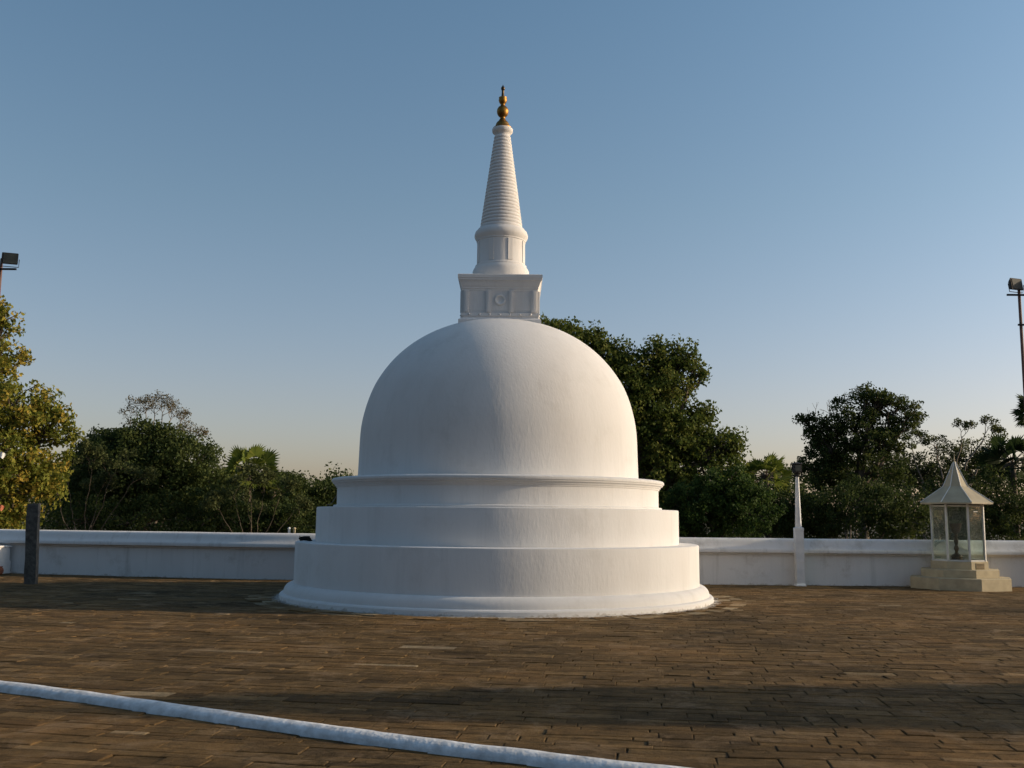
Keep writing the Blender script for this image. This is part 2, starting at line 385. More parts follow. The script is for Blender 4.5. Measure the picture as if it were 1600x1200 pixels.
# painted kerb: rounded step edge
def kerb():
    prof = [(.060, -.03), (.057, .006), (.045, .010), (0, .007), (-.035, -.002), (-.062, -.016), (-.080, -.035), (-.090, -.09)]
    V = []; F = []; m = len(prof)
    pts = []
    for i in range(len(KP)-1):
        n = max(1, int((KP[i+1]-KP[i]).length/.06))
        for k in range(n): pts.append(KP[i]+(KP[i+1]-KP[i])*k/n)
    for i, p in enumerate(pts):
        d = (pts[min(i+3, len(pts)-1)]-pts[max(i-3, 0)]).normalized(); n = Vector((-d.y, d.x))
        for j, (o, z) in enumerate(prof):
            wv = noise.noise(Vector((p.x*3, p.y*3, j*.4)))*.008+noise.noise(Vector((p.x*13, p.y*13, j)))*.0025
            q = p+n*(o+wv); V.append((q.x, q.y, z+wv*.5))
    for i in range(len(pts)-1):
        for j in range(m-1): F.append((i*m+j, i*m+j+1, (i+1)*m+j+1, (i+1)*m+j))
    o = pyd('kerb', V, F, KERBW, smooth=60)
    tag(o, kind='structure')
kerb()

# ------------------------------------------------------------------ stupa
st = empty('stupa', (SX, SY, 0), 'large white bell-domed stupa with a gilded pinnacle, standing on the stone terrace', 'stupa')
def lat(name, prof, parent=st, m=WHITE, n=160, wob=.006, sm=32):
    b = MB(); b.lathe(prof, n, wob=wob); return b.build(name, m, parent, sm)
def arc(r0, z0, r1, z1, bulge=1, k=8, convex=True):
    out = []
    for i in range(k+1):
        t = i/k*math.pi/2
        if convex: out.append((r1+(r0-r1)*math.cos(t), z0+(z1-z0)*math.sin(t)))
        else: out.append((r0+(r1-r0)*math.sin(t), z1+(z0-z1)*math.cos(t)))
    return out
lat('base_moulding', [(4.34, -.06), (4.345, .02), (4.34, .075), (4.32, .098), (4.285, .105), (4.262, .112)]+arc(4.262, .118, 4.085, .300)+[(4.0, .318)], n=220)
lat('lower_tier', [(4.075, .25), (4.072, .32), (4.072, 1.06), (4.064, 1.083), (4.045, 1.091), (3.5, 1.094)], n=220)
lat('upper_tier', [(3.684, 1.05), (3.684, 1.745), (3.676, 1.762), (3.66, 1.768), (3.2, 1.772)], n=220)
dr = lat('drum', [(3.355, 1.74), (3.355, 1.803), (3.345, 1.812), (3.292, 1.818), (3.288, 1.83), (3.288, 2.18), (3.2, 2.19)], n=200)
lat('cornice', [(3.26, 2.150), (3.302, 2.155), (3.31, 2.185), (3.328, 2.19), (3.335, 2.212), (3.35, 2.225), (3.375, 2.238), (3.382, 2.262), (3.398, 2.270), (3.405, 2.29), (3.40, 2.315), (3.38, 2.334), (3.34, 2.344), (2.7, 2.36)], n=200)
DP = [(2.90, 2.30), (2.885, 2.40), (2.872, 2.8), (2.86, 3.2), (2.838, 3.45), (2.79, 3.70), (2.715, 3.97), (2.60, 4.26), (2.44, 4.53), (2.24, 4.79), (2.02, 5.01), (1.76, 5.21), (1.45, 5.39), (1.1, 5.535), (.75, 5.63), (.4, 5.68), (.1, 5.70)]
def smooth_prof(P, k=3):
    out = []
    for i in range(len(P)-1):
        p0, p1, p2, p3 = [Vector(P[max(0, min(len(P)-1, i+j))]) for j in (-1, 0, 1, 2)]
        for q in range(k):
            t = q/k; v = .5*((2*p1)+(p2-p0)*t+(2*p0-5*p1+4*p2-p3)*t*t+(3*p1-p0-3*p2+p3)*t*t*t); out.append((v.x, v.y))
    return out+[P[-1]]
lat('dome', smooth_prof(DP), n=200, wob=.008, sm=60)
# harmika: square chamber with pilasters, studs and a moon disc on every face
def sq(prof, name, parent):
    b = MB(); b.lathe([(h*math.sqrt(2), z) for h, z in prof], 4, rot=math.pi/4); return b.build(name, WHITE, parent)
ha = sq([(.74, 5.60), (.765, 5.80), (.765, 6.30), (.70, 6.31)], 'harmika', st)
sq([(.845, 5.40), (.845, 5.585), (.83, 5.597), (.80, 5.615), (.785, 5.64), (.785, 5.665), (.74, 5.67)], 'harmika_base', ha)
sq([(.70, 6.18), (.772, 6.20), (.772, 6.225), (.785, 6.25), (.785, 6.27), (.80, 6.30), (.82, 6.36), (.84, 6.40), (.855, 6.41), (.855, 6.445), (.866, 6.455), (.866, 6.52), (.855, 6.53), (.3, 6.54)], 'harmika_cornice', ha)
for f in range(4):
    Rm = Matrix.Rotation(f*math.pi/2, 4, 'Z')
    def xf(b):
        b.V = [tuple(Rm @ Vector(v)) for v in b.V]; return b
    b = MB(); b.box((0, -.776, 5.70), (1.60, .045, .075), bev=.006); xf(b).build('band', WHITE, ha)
    for x in (-.69, -.235, .235, .69):
        b = MB(); b.box((x, -.775, 5.97), (.11, .060, .465), bev=.008); b.box((x, -.785, 5.97), (.05, .060, .455), bev=.006)
        xf(b).build('pilaster', WHITE, ha)
    for k in range(7):
        b = MB(); x = -.63+k*.21
        V = []; 
        bm = bmesh.new(); bmesh.ops.create_uvsphere(bm, u_segments=12, v_segments=8, radius=.024); bm.verts.ensure_lookup_table()
        b.add([v.co+Vector((x, -.800, 5.703)) for v in bm.verts], [[v.index for v in f_.verts] for f_ in bm.faces]); bm.free()
        xf(b).build('stud', WHITE, ha, 60)
    b = MB(); n = 40
    prof = [(.115, 0), (.115, .020), (.105, .028), (.085, .028), (.075, .018), (.070, .010), (.045, .006), (.03, -.001)]
    V = []; F = []
    for (r_, h) in prof:
        for k in range(n): V.append((r_*math.cos(2*math.pi*k/n), -.7651-h, 6.01+r_*math.sin(2*math.pi*k/n)))
    for i in range(len(prof)-1):
        for k in range(n): F.append((i*n+k, i*n+(k+1) % n, (i+1)*n+(k+1) % n, (i+1)*n+k))
    F.append(tuple((len(prof)-1)*n+k for k in range(n)))
    b.add(V, F); xf(b).build('moon_disc', WHITE, ha, 50)
nk = lat('neck', [(.62, 6.50), (.60, 6.56), (.592, 6.60), (.604, 6.63), (.606, 6.70), (.60, 6.78), (.575, 6.83), (.555, 6.85), (.550, 6.87), (.548, 6.895), (.528, 6.905), (.515, 6.93), (.512, 7.40), (.515, 7.46), (.4, 7.47)], n=96, wob=0)
for k in range(8):
    a = R(22.5)+k*math.pi/4
    b = MB(); b.box((.514*math.cos(a), .514*math.sin(a), 7.17), (.022, .11, .47), rz=a, bev=.005); b.build('rib', WHITE, nk)
lat('collar', [(.50, 7.41), (.525, 7.425), (.525, 7.45), (.535, 7.465), (.552, 7.49), (.562, 7.515), (.570, 7.53), (.572, 7.575), (.56, 7.61), (.55, 7.64), (.52, 7.665), (.50, 7.70), (.4, 7.72)], n=96, wob=0)
cp = [(.40, 7.62), (.462, 7.665), (.460, 7.71)]
nr = 27; z0, z1 = 7.71, 9.80
for i in range(nr):
    t = i/nr; r0 = .455+(.172-.455)*t; h = (z1-z0)/nr; z = z0+h*i
    cp += [(r0-.018, z+.001), (r0-.005, z+h*.16), (r0+.002, z+h*.42), (r0-.002, z+h*.72), (r0-.014, z+h*.94)]
cp += [(.160, 9.805), (.165, 9.83), (.180, 9.855), (.205, 9.875), (.220, 9.895), (.226, 9.93), (.224, 9.96), (.21, 9.975), (.1, 9.98)]
lat('spire', cp, n=72, wob=0, sm=40)
pin = lat('pinnacle', [(0.176, 9.965), (0.204, 9.975), (0.205, 9.992), (0.180, 10.01), (0.167, 10.02), (0.157, 10.03), (0.151, 10.06), (0.136, 10.1), (0.110, 10.135), (0.084, 10.155), (0.075, 10.18), (0.058, 10.2), (0.053, 10.225), (0.066, 10.245), (0.097, 10.275), (0.121, 10.32), (0.128, 10.37), (0.121, 10.42), (0.095, 10.465), (0.066, 10.49), (0.048, 10.505), (0.044, 10.53), (0.060, 10.55), (0.081, 10.585), (0.092, 10.625), (0.086, 10.665), (0.088, 10.69), (0.066, 10.7), (0.044, 10.71), (0.026, 10.73)], n=48, wob=0, m=GOLD, sm=50)
lat('tip_rod', [(.036, 10.70), (.030, 10.76), (.026, 10.83), (.030, 10.85), (.026, 10.862), (.040, 10.875), (.044, 10.905), (.036, 10.93), (.015, 10.955), (.008, 10.975), (.002, 10.99)], parent=pin, n=24, wob=0, m=DARKBR, sm=50)
# cable running down the left flank
b = MB()
pA = at(527, 772, depth=SY-.2); pB = at(511, 789, depth=SY-.35)
pts = []
for k in range(9):
    t = k/8; p = pA.lerp(pB, t); p.z -= .07*math.sin(t*math.pi)*.9
    pts.append(p-Vector((SX, SY, 0)))
b.tube(pts, .009, 5); o = b.build('cable', CABLE, st)

# ------------------------------------------------------------------ parapet wall
def wallmesh():
    path = []
    for i in range(len(WALLF)-1):
        (a, b_), (c, d) = WALLF[i], WALLF[i+1]
        p0 = Vector(WALLF[max(i-1, 0)]); p1 = Vector((a, b_)); p2 = Vector((c, d)); p3 = Vector(WALLF[min(i+2, len(WALLF)-1)])
        for k in range(14):
            t = k/14; path.append(.5*((2*p1)+(p2-p0)*t+(2*p0-5*p1+4*p2-p3)*t*t+(3*p1-p0-3*p2+p3)*t*t*t))
    path.append(Vector(WALLF[-1]))
    return path
WP = wallmesh()
def sweep(prof, name, m, parent, wob=0, closed=True):
    V = []; F = []; n = len(prof)
    for i, p in enumerate(WP):
        d = (WP[min(i+1, len(WP)-1)]-WP[max(i-1, 0)]).normalized(); nn = Vector((d.y, -d.x))   # toward the camera
        for j, (o, z) in enumerate(prof):
            q = p+nn*(o+wob*noise.noise(Vector((p.x*.5, j*.2, 0)))); V.append((q.x, q.y, z+wob*noise.noise(Vector((p.x*.4, 9, 0)))))
    for i in range(len(WP)-1):
        for j in range(n): F.append((i*n+j, i*n+(j+1) % n, (i+1)*n+(j+1) % n, (i+1)*n+j))
    F.append(tuple(range(n))[::-1]); F.append(tuple((len(WP)-1)*n+j for j in range(n)))
    return pyd(name, V, F, m, parent, 35)
wl = empty('parapet_wall', (0, 25.2, 0), 'long low white parapet wall with a moulded coping behind the stupa', 'wall')
wl.location = (0, 0, 0)
sweep([(0, -.5), (0, .80), (-.36, .80), (-.36, -.9), (0, -.9)][0:4], 'wall_face', WALLW, wl, .006)
sweep([(.05, .745), (.052, .775), (.12, .785), (.15, .80), (.155, .84), (.150, .872), (.13, .895), (.095, .925), (.06, .975), (.035, 1.03), (.012, 1.085), (-.03, 1.125), (-.08, 1.142), (-.27, 1.145), (-.33, 1.10), (-.40, 1.0), (-.46, .92), (-.51, .86), (-.51, .80), (-.41, .76)], 'coping', WALLW, wl, .006)

# ------------------------------------------------------------------ stone pillar, white box, pot
p0 = at(48.5, 912.5)
pl = MB()
bm = bmesh.new(); bmesh.ops.create_cube(bm, size=1); bmesh.ops.subdivide_edges(bm, edges=bm.edges[:], cuts=5, use_grid_fill=True)
for v in bm.verts:
    z = (v.co.z+.5)*1.82; s_ = .235+.01*noise.noise(Vector((0, 0, z*2)))
    v.co = Vector((v.co.x*s_, v.co.y*.22, z))
bm.verts.ensure_lookup_table()
for v in bm.verts:
    n = noise.noise(v.co*3.1+Vector((3, 1, 7)))*.022+noise.noise(v.co*9)*.009
    e = Vector((v.co.x, v.co.y, 0)); c = v.co.copy(); v.co += (e.normalized() if e.length > .01 else Vector((0, 0, 1)))*n
    if c.z > 1.7: v.co.z += .03*noise.noise(Vector((c.x*14, c.y*14, 2)))+c.x*.05
V = [v.co.copy() for v in bm.verts]; F = [[v.index for v in f.verts] for f in bm.faces]; bm.free()
o = pyd('stone_pillar', V, F, GREYST, None, 40); o.location = (p0.x, p0.y, -.03); o.rotation_euler = (0, R(-2.0), R(10))
tag(o, 'rough dark grey square stone pillar standing in the shadow before the white wall', 'pillar')

q = at(5, 893); bx = empty('plaster_box', (-13.62, 26.55, 0), 'small white plastered box pedestal against the wall at the left edge', 'pedestal', rz=R(-14))
b = MB(); b.box((0, 0, .17), (.80, .50, .34), bev=.012); b.build('plinth', WHITE, bx)
b = MB(); b.box((0, 0, .50), (.74, .46, .36), bev=.012); b.build('body', WHITE, bx)
b = MB(); b.box((0, 0, .705), (.80, .52, .05), bev=.012); b.build('cap', WHITE, bx)
pb = at(8, 894, z=0.0)
b = MB(); b.lathe([(.03, 0), (.07, .005), (.10, .05), (.115, .11), (.10, .16), (.075, .185), (.09, .21), (.085, .215), (.06, .19)], 20)
o = b.build('clay_pot', CLAY, None, 50); o.location = (-13.15, 26.05, 0); tag(o, 'little red clay pot in front of the white box at the left edge', 'pot')

# ------------------------------------------------------------------ white lamp post
lp = at(1250, 915.5, z=0); LX, LY = lp.x, 24.95
LX = at(1250, 913, depth=LY).x
pst = empty('lamp_post', (LX, LY, 0), 'tapering white painted concrete lamp post with a dark lantern, before the wall', 'lamp post')
def hz(py, px=1247): return at(px, py, depth=LY).z
def oct_(prof, name, m, parent, rot=R(22.5), n=8): b = MB(); b.lathe([(r_/math.cos(math.pi/n), z) for r_, z in prof], n, rot=rot); return b.build(name, m, parent)
oct_([(.125, -.02), (.125, .02), (.10, .05), (.095, .07), (.092, hz(879)), (.096, hz(878)), (.08, hz(877))], 'foot', POSTW, pst, R(45), 4)
oct_([(.094, hz(880)), (.101, hz(877)), (.099, hz(830)), (.103, hz(829)), (.103, hz(825)), (.08, hz(824))], 'shaft_base', POSTW, pst, R(45), 4)
oct_([(.075, hz(827)), (.073, hz(825)), (.040, hz(744)), (.03, hz(743))], 'shaft', POSTW, pst)
ln = MB(); hzz = hz(744)
ln.lathe([(.05, hzz-.02), (.075, hzz), (.075, hzz+.03), (.05, hzz+.05), (.09, hzz+.07), (.095, hzz+.10)], 12)
ln = ln.build('lantern_base', BLACKM, pst)
b = MB(); b.box((0, 0, hzz+.20), (.19, .19, .20), rz=.2, bev=.01); b.build('lantern', BLACKM, pst)
b = MB(); b.box((.0, -.096, hzz+.20), (.14, .012, .14), rz=.2); b.build('lantern_pane', LENS, pst)
b = MB(); b.lathe([(.17, hzz+.30), (.16, hzz+.315), (.04, hzz+.345), (.01, hzz+.35)], 4, rot=.98); b.build('lantern_lid', BLACKM, pst)
b = MB(); b.tube([(-.15, 0, hzz+.315), (-.15, 0, hzz+.22), (-.05, 0, hzz+.12)], .012, 5); b.tube([(.13, 0, hzz+.02), (0, 0, hzz-.02), (-.13, 0, hzz+.02)], .014, 5); b.build('bracket', BLACKM, pst)

# ------------------------------------------------------------------ glazed oil lamp case
CY = 24.7; cc = at(1500, 905, depth=CY); CX = cc.x
cs = empty('lamp_case', (CX, CY, 0), 'octagonal glass oil lamp case with a flared metal roof on cream steps', 'shrine lamp case', rz=R(-24))
def cz(py): return at(1500, py, depth=CY-.8).z
k_ = CY/FPX
def octp(prof, name, m, parent=cs): return oct_(prof, name, m, parent, R(22.5+0))
sc = (CY-.6)/FPX
a1, a2, a3 = 77*sc*.93, 60*sc*.93, 44*sc*.94
z1_, z2_, z3_ = .28, .47, .66
octp([(a1, -.02), (a1, z1_-.01), (a1-.01, z1_), (a2-.1, z1_+.002)], 'bottom_step', CREAM)
octp([(a2, z1_-.02), (a2, z2_-.01), (a2-.01, z2_), (a3-.1, z2_+.002)], 'middle_step', CREAM)
pt_ = octp([(a3, z2_-.02), (a3, z3_-.01), (a3-.01, z3_), (.1, z3_+.002)], 'plinth', CREAM)
ga = 38.5*sc*.965; gz0, gz1 = z3_+.002, cz(790)-.0
ztop = cz(785)
for k in range(8):
    a = R(22.5)+k*math.pi/4; rr = ga/math.cos(math.pi/8)
    b = MB(); b.box((rr*math.cos(a), rr*math.sin(a), (gz0+ztop)/2), (.042, .042, ztop-gz0), rz=a); b.build('corner_post', FRAME, cs)
    a = k*math.pi/4; wd = 2*ga*math.tan(math.pi/8)-.046
    b = MB(); b.box((ga*math.cos(a), ga*math.sin(a), gz1), (.03, wd, .03), rz=a); b.build('rail', FRAME, cs); b = MB(); b.box((ga*math.cos(a), ga*math.sin(a), gz0+.018), (.03, wd, .034), rz=a); b.build('rail', FRAME, cs)
    b = MB(); b.box((ga*math.cos(a), ga*math.sin(a), (gz0+gz1)/2+.01), (.006, wd, gz1-gz0-.05), rz=a); b.build('glass_pane', GLASS, cs)
ez = ztop; er = 55*sc*.95
zb = at(1500, 760, depth=CY-.3).z; za = at(1497, 722, depth=CY).z
octp([(er-.03, ez-.035), (er, ez-.03), (er, ez), (er-.01, ez+.012), (19.5*sc, zb-.012), (18.3*sc, zb), (17.3*sc, zb+.03), (.03, za-.02), (.015, za)], 'roof', ROOFM)
rf = bpy.data.objects['roof']
for k in range(8):
    a = R(22.5)+k*math.pi/4; f_ = 1/math.cos(math.pi/8)
    b = MB(); b.tube([(r_*f_*math.cos(a), r_*f_*math.sin(a), z) for r_, z in ((er, ez+.012), (18.5*sc, zb), (17.4*sc, zb+.035), (.03, za-.01))], .012, 5); b.build('ridge', FRAME, rf)
b = MB(); b.lathe([(.03, za-.03), (.035, za), (.012, za+.03), (.018, za+.06), (.008, za+.10), (.006, za+.18), (.001, za+.22)], 10); b.build('finial', ROOFM, rf)
b = MB(); b.lathe([(ga-.02, gz1+.03), (ga-.02, ztop-.04)], 8, rot=R(22.5)); b.build('soffit_board', BLACKM, cs)
# plaque on the right front facet of the plinth
pqa = R(-45)
pq = MB(); pq.box(((a3+.004)*math.cos(pqa), (a3+.004)*math.sin(pqa), .555), (.012, .26, .14), rz=pqa); pq = pq.build('plaque', noisy('plaque_brass', (.20, .15, .08), (.30, .23, .13), 10), cs)
b = MB()
for r_ in range(4):
    for c_ in range(5):
        t = -.095+c_*.045; d = Vector((-math.sin(pqa), math.cos(pqa)))
        e = Vector((math.cos(pqa), math.sin(pqa)))*(a3+.012)+d*t
        b.box((e.x, e.y, .602-r_*.031), (.004, .034, .011), rz=pqa)
b.build('plaque_lettering', BLACKM, pq)
b = MB(); b.box(((ga+.008)*math.cos(pqa), (ga+.008)*math.sin(pqa), cz(799)), (.004, .12, .022), rz=pqa); b.build('sticker', WHCL, cs)
# the oil lamp inside
ol = MB()
ol.lathe([(.15, 0), (.155, .03), (.12, .05), (.14, .09), (.11, .14), (.05, .17), (.035, .22), (.05, .26), (.062, .30), (.045, .34), (.03, .38), (.045, .42), (.055, .47), (.04, .52), (.028, .56), (.04, .60), (.03, .64), (.05, .66), (.10, .70), (.115, .78), (.14, .86), (.145, .90), (.13, .90), (.03, .86)], 24)
o = ol.build('oil_lamp', DARKBR, None, 50); o.location = (CX-.05, CY, gz0); tag(o, 'dark goblet shaped oil lamp standing inside the glass case', 'oil lamp')

# ------------------------------------------------------------------ floodlight masts
def head(parent, c, rz, s=1, tilt=-.15):
    M = Matrix.Translation(c) @ Matrix.Rotation(rz, 4, 'Z') @ Matrix.Rotation(tilt, 4, 'X')
    def xb(b): b.V = [tuple(M @ Vector(v)) for v in b.V]; return b
    b = MB()
    bm = bmesh.new(); bmesh.ops.create_cube(bm, size=1)
    for v in bm.verts:
        k = .62 if v.co.y > 0 else 1
        v.co = Vector((v.co.x*.44*s*k, v.co.y*.17*s, v.co.z*.36*s*k))
    bmesh.ops.bevel(bm, geom=bm.edges[:], offset=.012, segments=2, affect='EDGES'); bm.verts.ensure_lookup_table()
    b.add([v.co for v in bm.verts], [[v.index for v in f.verts] for f in bm.faces]); bm.free()
    h = xb(b).build('floodlight', BLACKM, parent)
    b = MB(); b.box((.015*s, -.088*s, 0), (.37*s, .012, .29*s), bev=.004); xb(b).build('lens', LENS, h)
    b = MB(); b.tube([(-.235*s, 0, .02), (-.235*s, 0, -.22*s), (.235*s, 0, -.22*s), (.235*s, 0, .02)], .012*s, 5); xb(b).build('yoke', BLACKM, h)
    return h
DL = 27.9
def mast(px1, py1, px2, py2, label, heads, bars):
    a = at(px1, py1, depth=DL); c = at(px2, py2, depth=DL)
    x = c.x; m_ = empty('floodlight_mast', (x, DL, -.9), label, 'floodlight mast')
    b = MB(); b.tube([(0, 0, 0), (0, 0, a.z+.9)], [.055, .04], 10); b.build('pole', REDPOLE, m_)
    for (xa, xb_, py) in bars:
        z = at(px1, py, depth=DL).z+.9; s = DL/FPX
        b = MB(); b.box(((xa+xb_)/2*s, -.05, z), ((xb_-xa)*s, .05, .05)); b.build('crossbar', BLACKM, m_)
    for (cx, py, rz, s_) in heads:
        z = at(px1, py, depth=DL).z+.9; head(m_, Vector((cx*DL/FPX, -.12, z)), rz, s_)
mast(1592.5, 440, 1592.5, 460, 'floodlight mast with square black lamps against the sky at the right edge', [(-10, 447, .35, 1.0), (19, 447, -.35, 1.0)], [(-21, 30, 461.5), (-6, 20, 508)])
mast(1.5, 405, 1.5, 420, 'floodlight mast with square black lamps against the sky at the left edge', [(17, 407, .35, 1.0), (-13, 404, -.3, 1.0)], [(-22, 26, 421)])
S_DONE = True

# ------------------------------------------------------------------ black cat on the ledge
def cat():
    c = Vector((SX-3.80, SY-.80, 1.094))
    me = bpy.data.meshes.new('cat')
    P = [(.085, 0, .048, .050), (.03, 0, .056, .054), (-.03, 0, .054, .050), (-.075, 0, .050, .038), (-.105, .004, .052, .034), (-.125, .006, .040, .020),
         (-.10, -.035, .014, .013), (-.06, -.04, .018, .016), (-.10, .04, .014, .013), (-.06, .04, .018, .016),
         (.09, -.045, .018, .020), (.05, -.06, .014, .014), (.09, .045, .018, .020), (.05, .06, .014, .014),
         (.125, .02, .02, .014), (.14, -.03, .014, .010), (.11, -.07, .012, .008)]
    E_ = [(0, 1), (1, 2), (2, 3), (3, 4), (4, 5), (3, 7), (7, 6), (3, 9), (9, 8), (0, 10), (10, 11), (0, 12), (12, 13), (0, 14), (14, 15), (15, 16)]
    me.from_pydata([p[:3] for p in P], E_, []); o = link('cat', me, FUR)
    md = o.modifiers.new('skin', 'SKIN'); 
    for v, p in zip(me.skin_vertices[0].data, P): v.radius = (p[3], p[3]*.9)
    me.skin_vertices[0].data[1].use_root = True
    me.skin_vertices[0].data[0].use_root = False
    sb = o.modifiers.new('sub', 'SUBSURF'); sb.levels = 2; sb.render_levels = 2
    o.location = c; o.rotation_euler = (0, 0, .1)
    for s in (-1, 1):
        b = MB(); b.add([(-.112, s*.012, .078), (-.092, s*.014, .080), (-.103, s*.030, .072), (-.104, s*.024, .108)], [(0, 1, 3), (1, 2, 3), (2, 0, 3), (0, 2, 1)])
        b.build('ear', FUR, o)
    tag(o, 'small black cat crouching on the left side of the stupa ledge', 'cat')
me_ok = True
try: cat()
except Exception as e: print('CAT', e)

# ------------------------------------------------------------------ trees
def tubes(pts, rad, mb, n=5): mb.tube(pts, rad, n, caps=False)
def leaves(centres, radii, per, size, droop=.3, flat=.8, seed=0):
    """leaf quads scattered in tufts. centres (m,3), radii (m,)"""
    r = np.random.default_rng(seed); m = len(centres); n = m*per
    c = np.repeat(centres, per, 0); rad = np.repeat(radii, per)
    d = r.normal(size=(n, 3)); d /= np.linalg.norm(d, axis=1)[:, None]
    d[:, 2] *= flat
    p = c+d*(rad*r.random(n)**.45)[:, None]
    ax = r.normal(size=(n, 3)); ax[:, 2] -= droop; ax /= np.linalg.norm(ax, axis=1)[:, None]
    up = r.normal(size=(n, 3))*.8+d*.8; sd = np.cross(ax, up); sd /= np.linalg.norm(sd, axis=1)[:, None]
    L = size*r.uniform(.6, 1.25, n)[:, None]; W = L*.30
    nb = np.cross(sd, ax)*L*.10
    q = np.stack([p-ax*L*.5, p-sd*W+nb, p+ax*L*.5, p+sd*W+nb], 1)
    tuft_t = np.repeat(r.uniform(0, 1, m), per)
    tone = np.clip(.55*tuft_t+.45*r.random(n), 0, 1)
    return q, tone
def lobes_world(lobes, depth, dspread):
    s = depth/FPX; out = []
    for L in lobes:
        px, py, rx, ry = L[:4]; dy = L[4] if len(L) > 4 else 0
        c = at(px, py, depth=depth+dy)
        out.append((c, rx*s, ry*s, dspread*(rx*s) if dspread else rx*s))
    return out
def branchy(mb, a, b, r0, r1, k=5, wig=.12, rr=random):
    a, b = Vector(a), Vector(b); L = (b-a).length; pts = []; rad = []
    o1 = Vector((rr.gauss(0, 1), rr.gauss(0, 1), rr.gauss(0, .5)))*L*wig
    for i in range(k+1):
        t = i/k; pts.append(a.lerp(b, t)+o1*math.sin(t*math.pi)*.7+Vector((rr.gauss(0, 1), rr.gauss(0, 1), rr.gauss(0, 1)))*L*.015)
        rad.append(r0+(r1-r0)*t)
    pts[0] = a; pts[-1] = b
    mb.tube(pts, rad, 6, caps=False); return pts
def tree(name, label, cat_, depth, lobes, trunk_px, leafm, bark=BARK, tufts=60, per=26, leaf=.16, tr=.25, tuft=.42, dsp=.9, droop=.3, seed=1, group=None, inner=.25, base_z=-.9, flat=.8, cname='crown'):
    rr = random.Random(seed); r = np.random.default_rng(seed)
    LW = lobes_world(lobes, depth, dsp)
    bx_ = at(trunk_px, 830, depth=depth).x
    root = empty(name, (bx_, depth, base_z), label, cat_, group)
    off = Vector((bx_, depth, base_z))
    C = []; Rd = []
    tot = sum(l[1]*l[2] for l in LW)
    mb = MB()
    cz_ = sum((l[0].z*l[1]*l[2] for l in LW))/tot; cx_ = sum((l[0].x*l[1]*l[2] for l in LW))/tot
    fork = Vector(((bx_+cx_)/2, depth, max(base_z+.8, (cz_+base_z)/2)))
    branchy(mb, (bx_, depth, base_z), fork, tr, tr*.7, 6, .05, rr)
    for (c, rx, rz, ry) in LW:
        mid = fork.lerp(c, .5)+Vector((rr.gauss(0, .2), rr.gauss(0, .2), .1*rx))
        branchy(mb, fork, mid, tr*.55, tr*.32, 4, .08, rr); branchy(mb, mid, c, tr*.32, tr*.15, 4, .1, rr)
        n = max(5, int(tufts*len(LW)*(rx*rz)/tot))
        d = r.normal(size=(n, 3)); d /= np.linalg.norm(d, axis=1)[:, None]
        rad = np.where(r.random(n) < inner, r.uniform(.2, .75, n), r.uniform(.78, 1.08, n))
        # uneven outline: push whole directions in and out
        wobv = np.array([noise.noise(Vector((a*2.3+seed, b*2.3, e*2.3))) for a, b, e in d])
        rad *= (1+.28*wobv)
        P = np.array(c)[None]+d*rad[:, None]*np.array([rx, ry, rz])[None]
        C.append(P); Rd.append(r.uniform(.6, 1.25, n)*tuft)
        for i in range(0, n, max(1, n//14)):
            branchy(mb, c.lerp(mid, rr.random()*.5), P[i], tr*.14, .012, 4, .1, rr)
    C = np.concatenate(C); Rd = np.concatenate(Rd)
    C[:, 2] = np.maximum(C[:, 2], base_z+.2)
    q, tone = leaves(C, Rd, per, leaf, droop, flat, seed)
    o3 = np.array(off); q -= o3[None, None]
    mb.V = [tuple(Vector(v)-off) for v in mb.V]
    mb.build('trunk', bark, root, 60)
    quads(cname, q, leafm, root, tone)
    return root
def bare(name, label, depth, px, targets, bark, tr=.12, seed=3, levels=4, leafm=None, leaf=.10, start_py=830, cat_='tree', nleaf=6, spread=.55):
    rr = random.Random(seed); base = at(px, start_py, depth=depth); base.z = -.9
    root = empty(name, base, label, cat_); mb = MB(); tips = []
    def rec(p, d, L, r_, lv):
        e = p+d*L; pts = branchy(mb, p, e, r_, r_*.62, 4, .09, rr)
        if lv == 0: tips.append(e); return
        for k in range(rr.choice([2, 3, 3])):
            nd = (d+Vector((rr.gauss(0, spread), rr.gauss(0, spread), rr.gauss(.05, spread*.8)))).normalized()
            s = pts[rr.choice([-1, -1, -2])]
            rec(s, nd, L*rr.uniform(.58, .8), r_*.6, lv-1)
    f0 = base.copy()
    for (tx, ty, L_) in targets:
        t = at(tx, ty, depth=depth+rr.uniform(-.8, .8)); m = base.lerp(t, .55)+Vector((0, 0, .3))
        branchy(mb, base, m, tr, tr*.6, 6, .05, rr)
        d = (t-m); rec(m, d.normalized(), d.length, tr*.55, levels) if L_ is None else (branchy(mb, m, t, tr*.6, tr*.4, 5, .08, rr), rec(t, (d.normalized()+Vector((0, 0, .2))).normalized(), L_, tr*.4, levels))
    mb.V = [tuple(Vector(v)-base) for v in mb.V]
    mb.build('trunk', bark, root, 60)
    if leafm and tips:
        C = np.array([tuple(t-base) for t in tips]); q, tone = leaves(C, np.full(len(C), .22), nleaf, leaf, .2, .8, seed)
        quads('crown', q, leafm, root, tone)
    return root
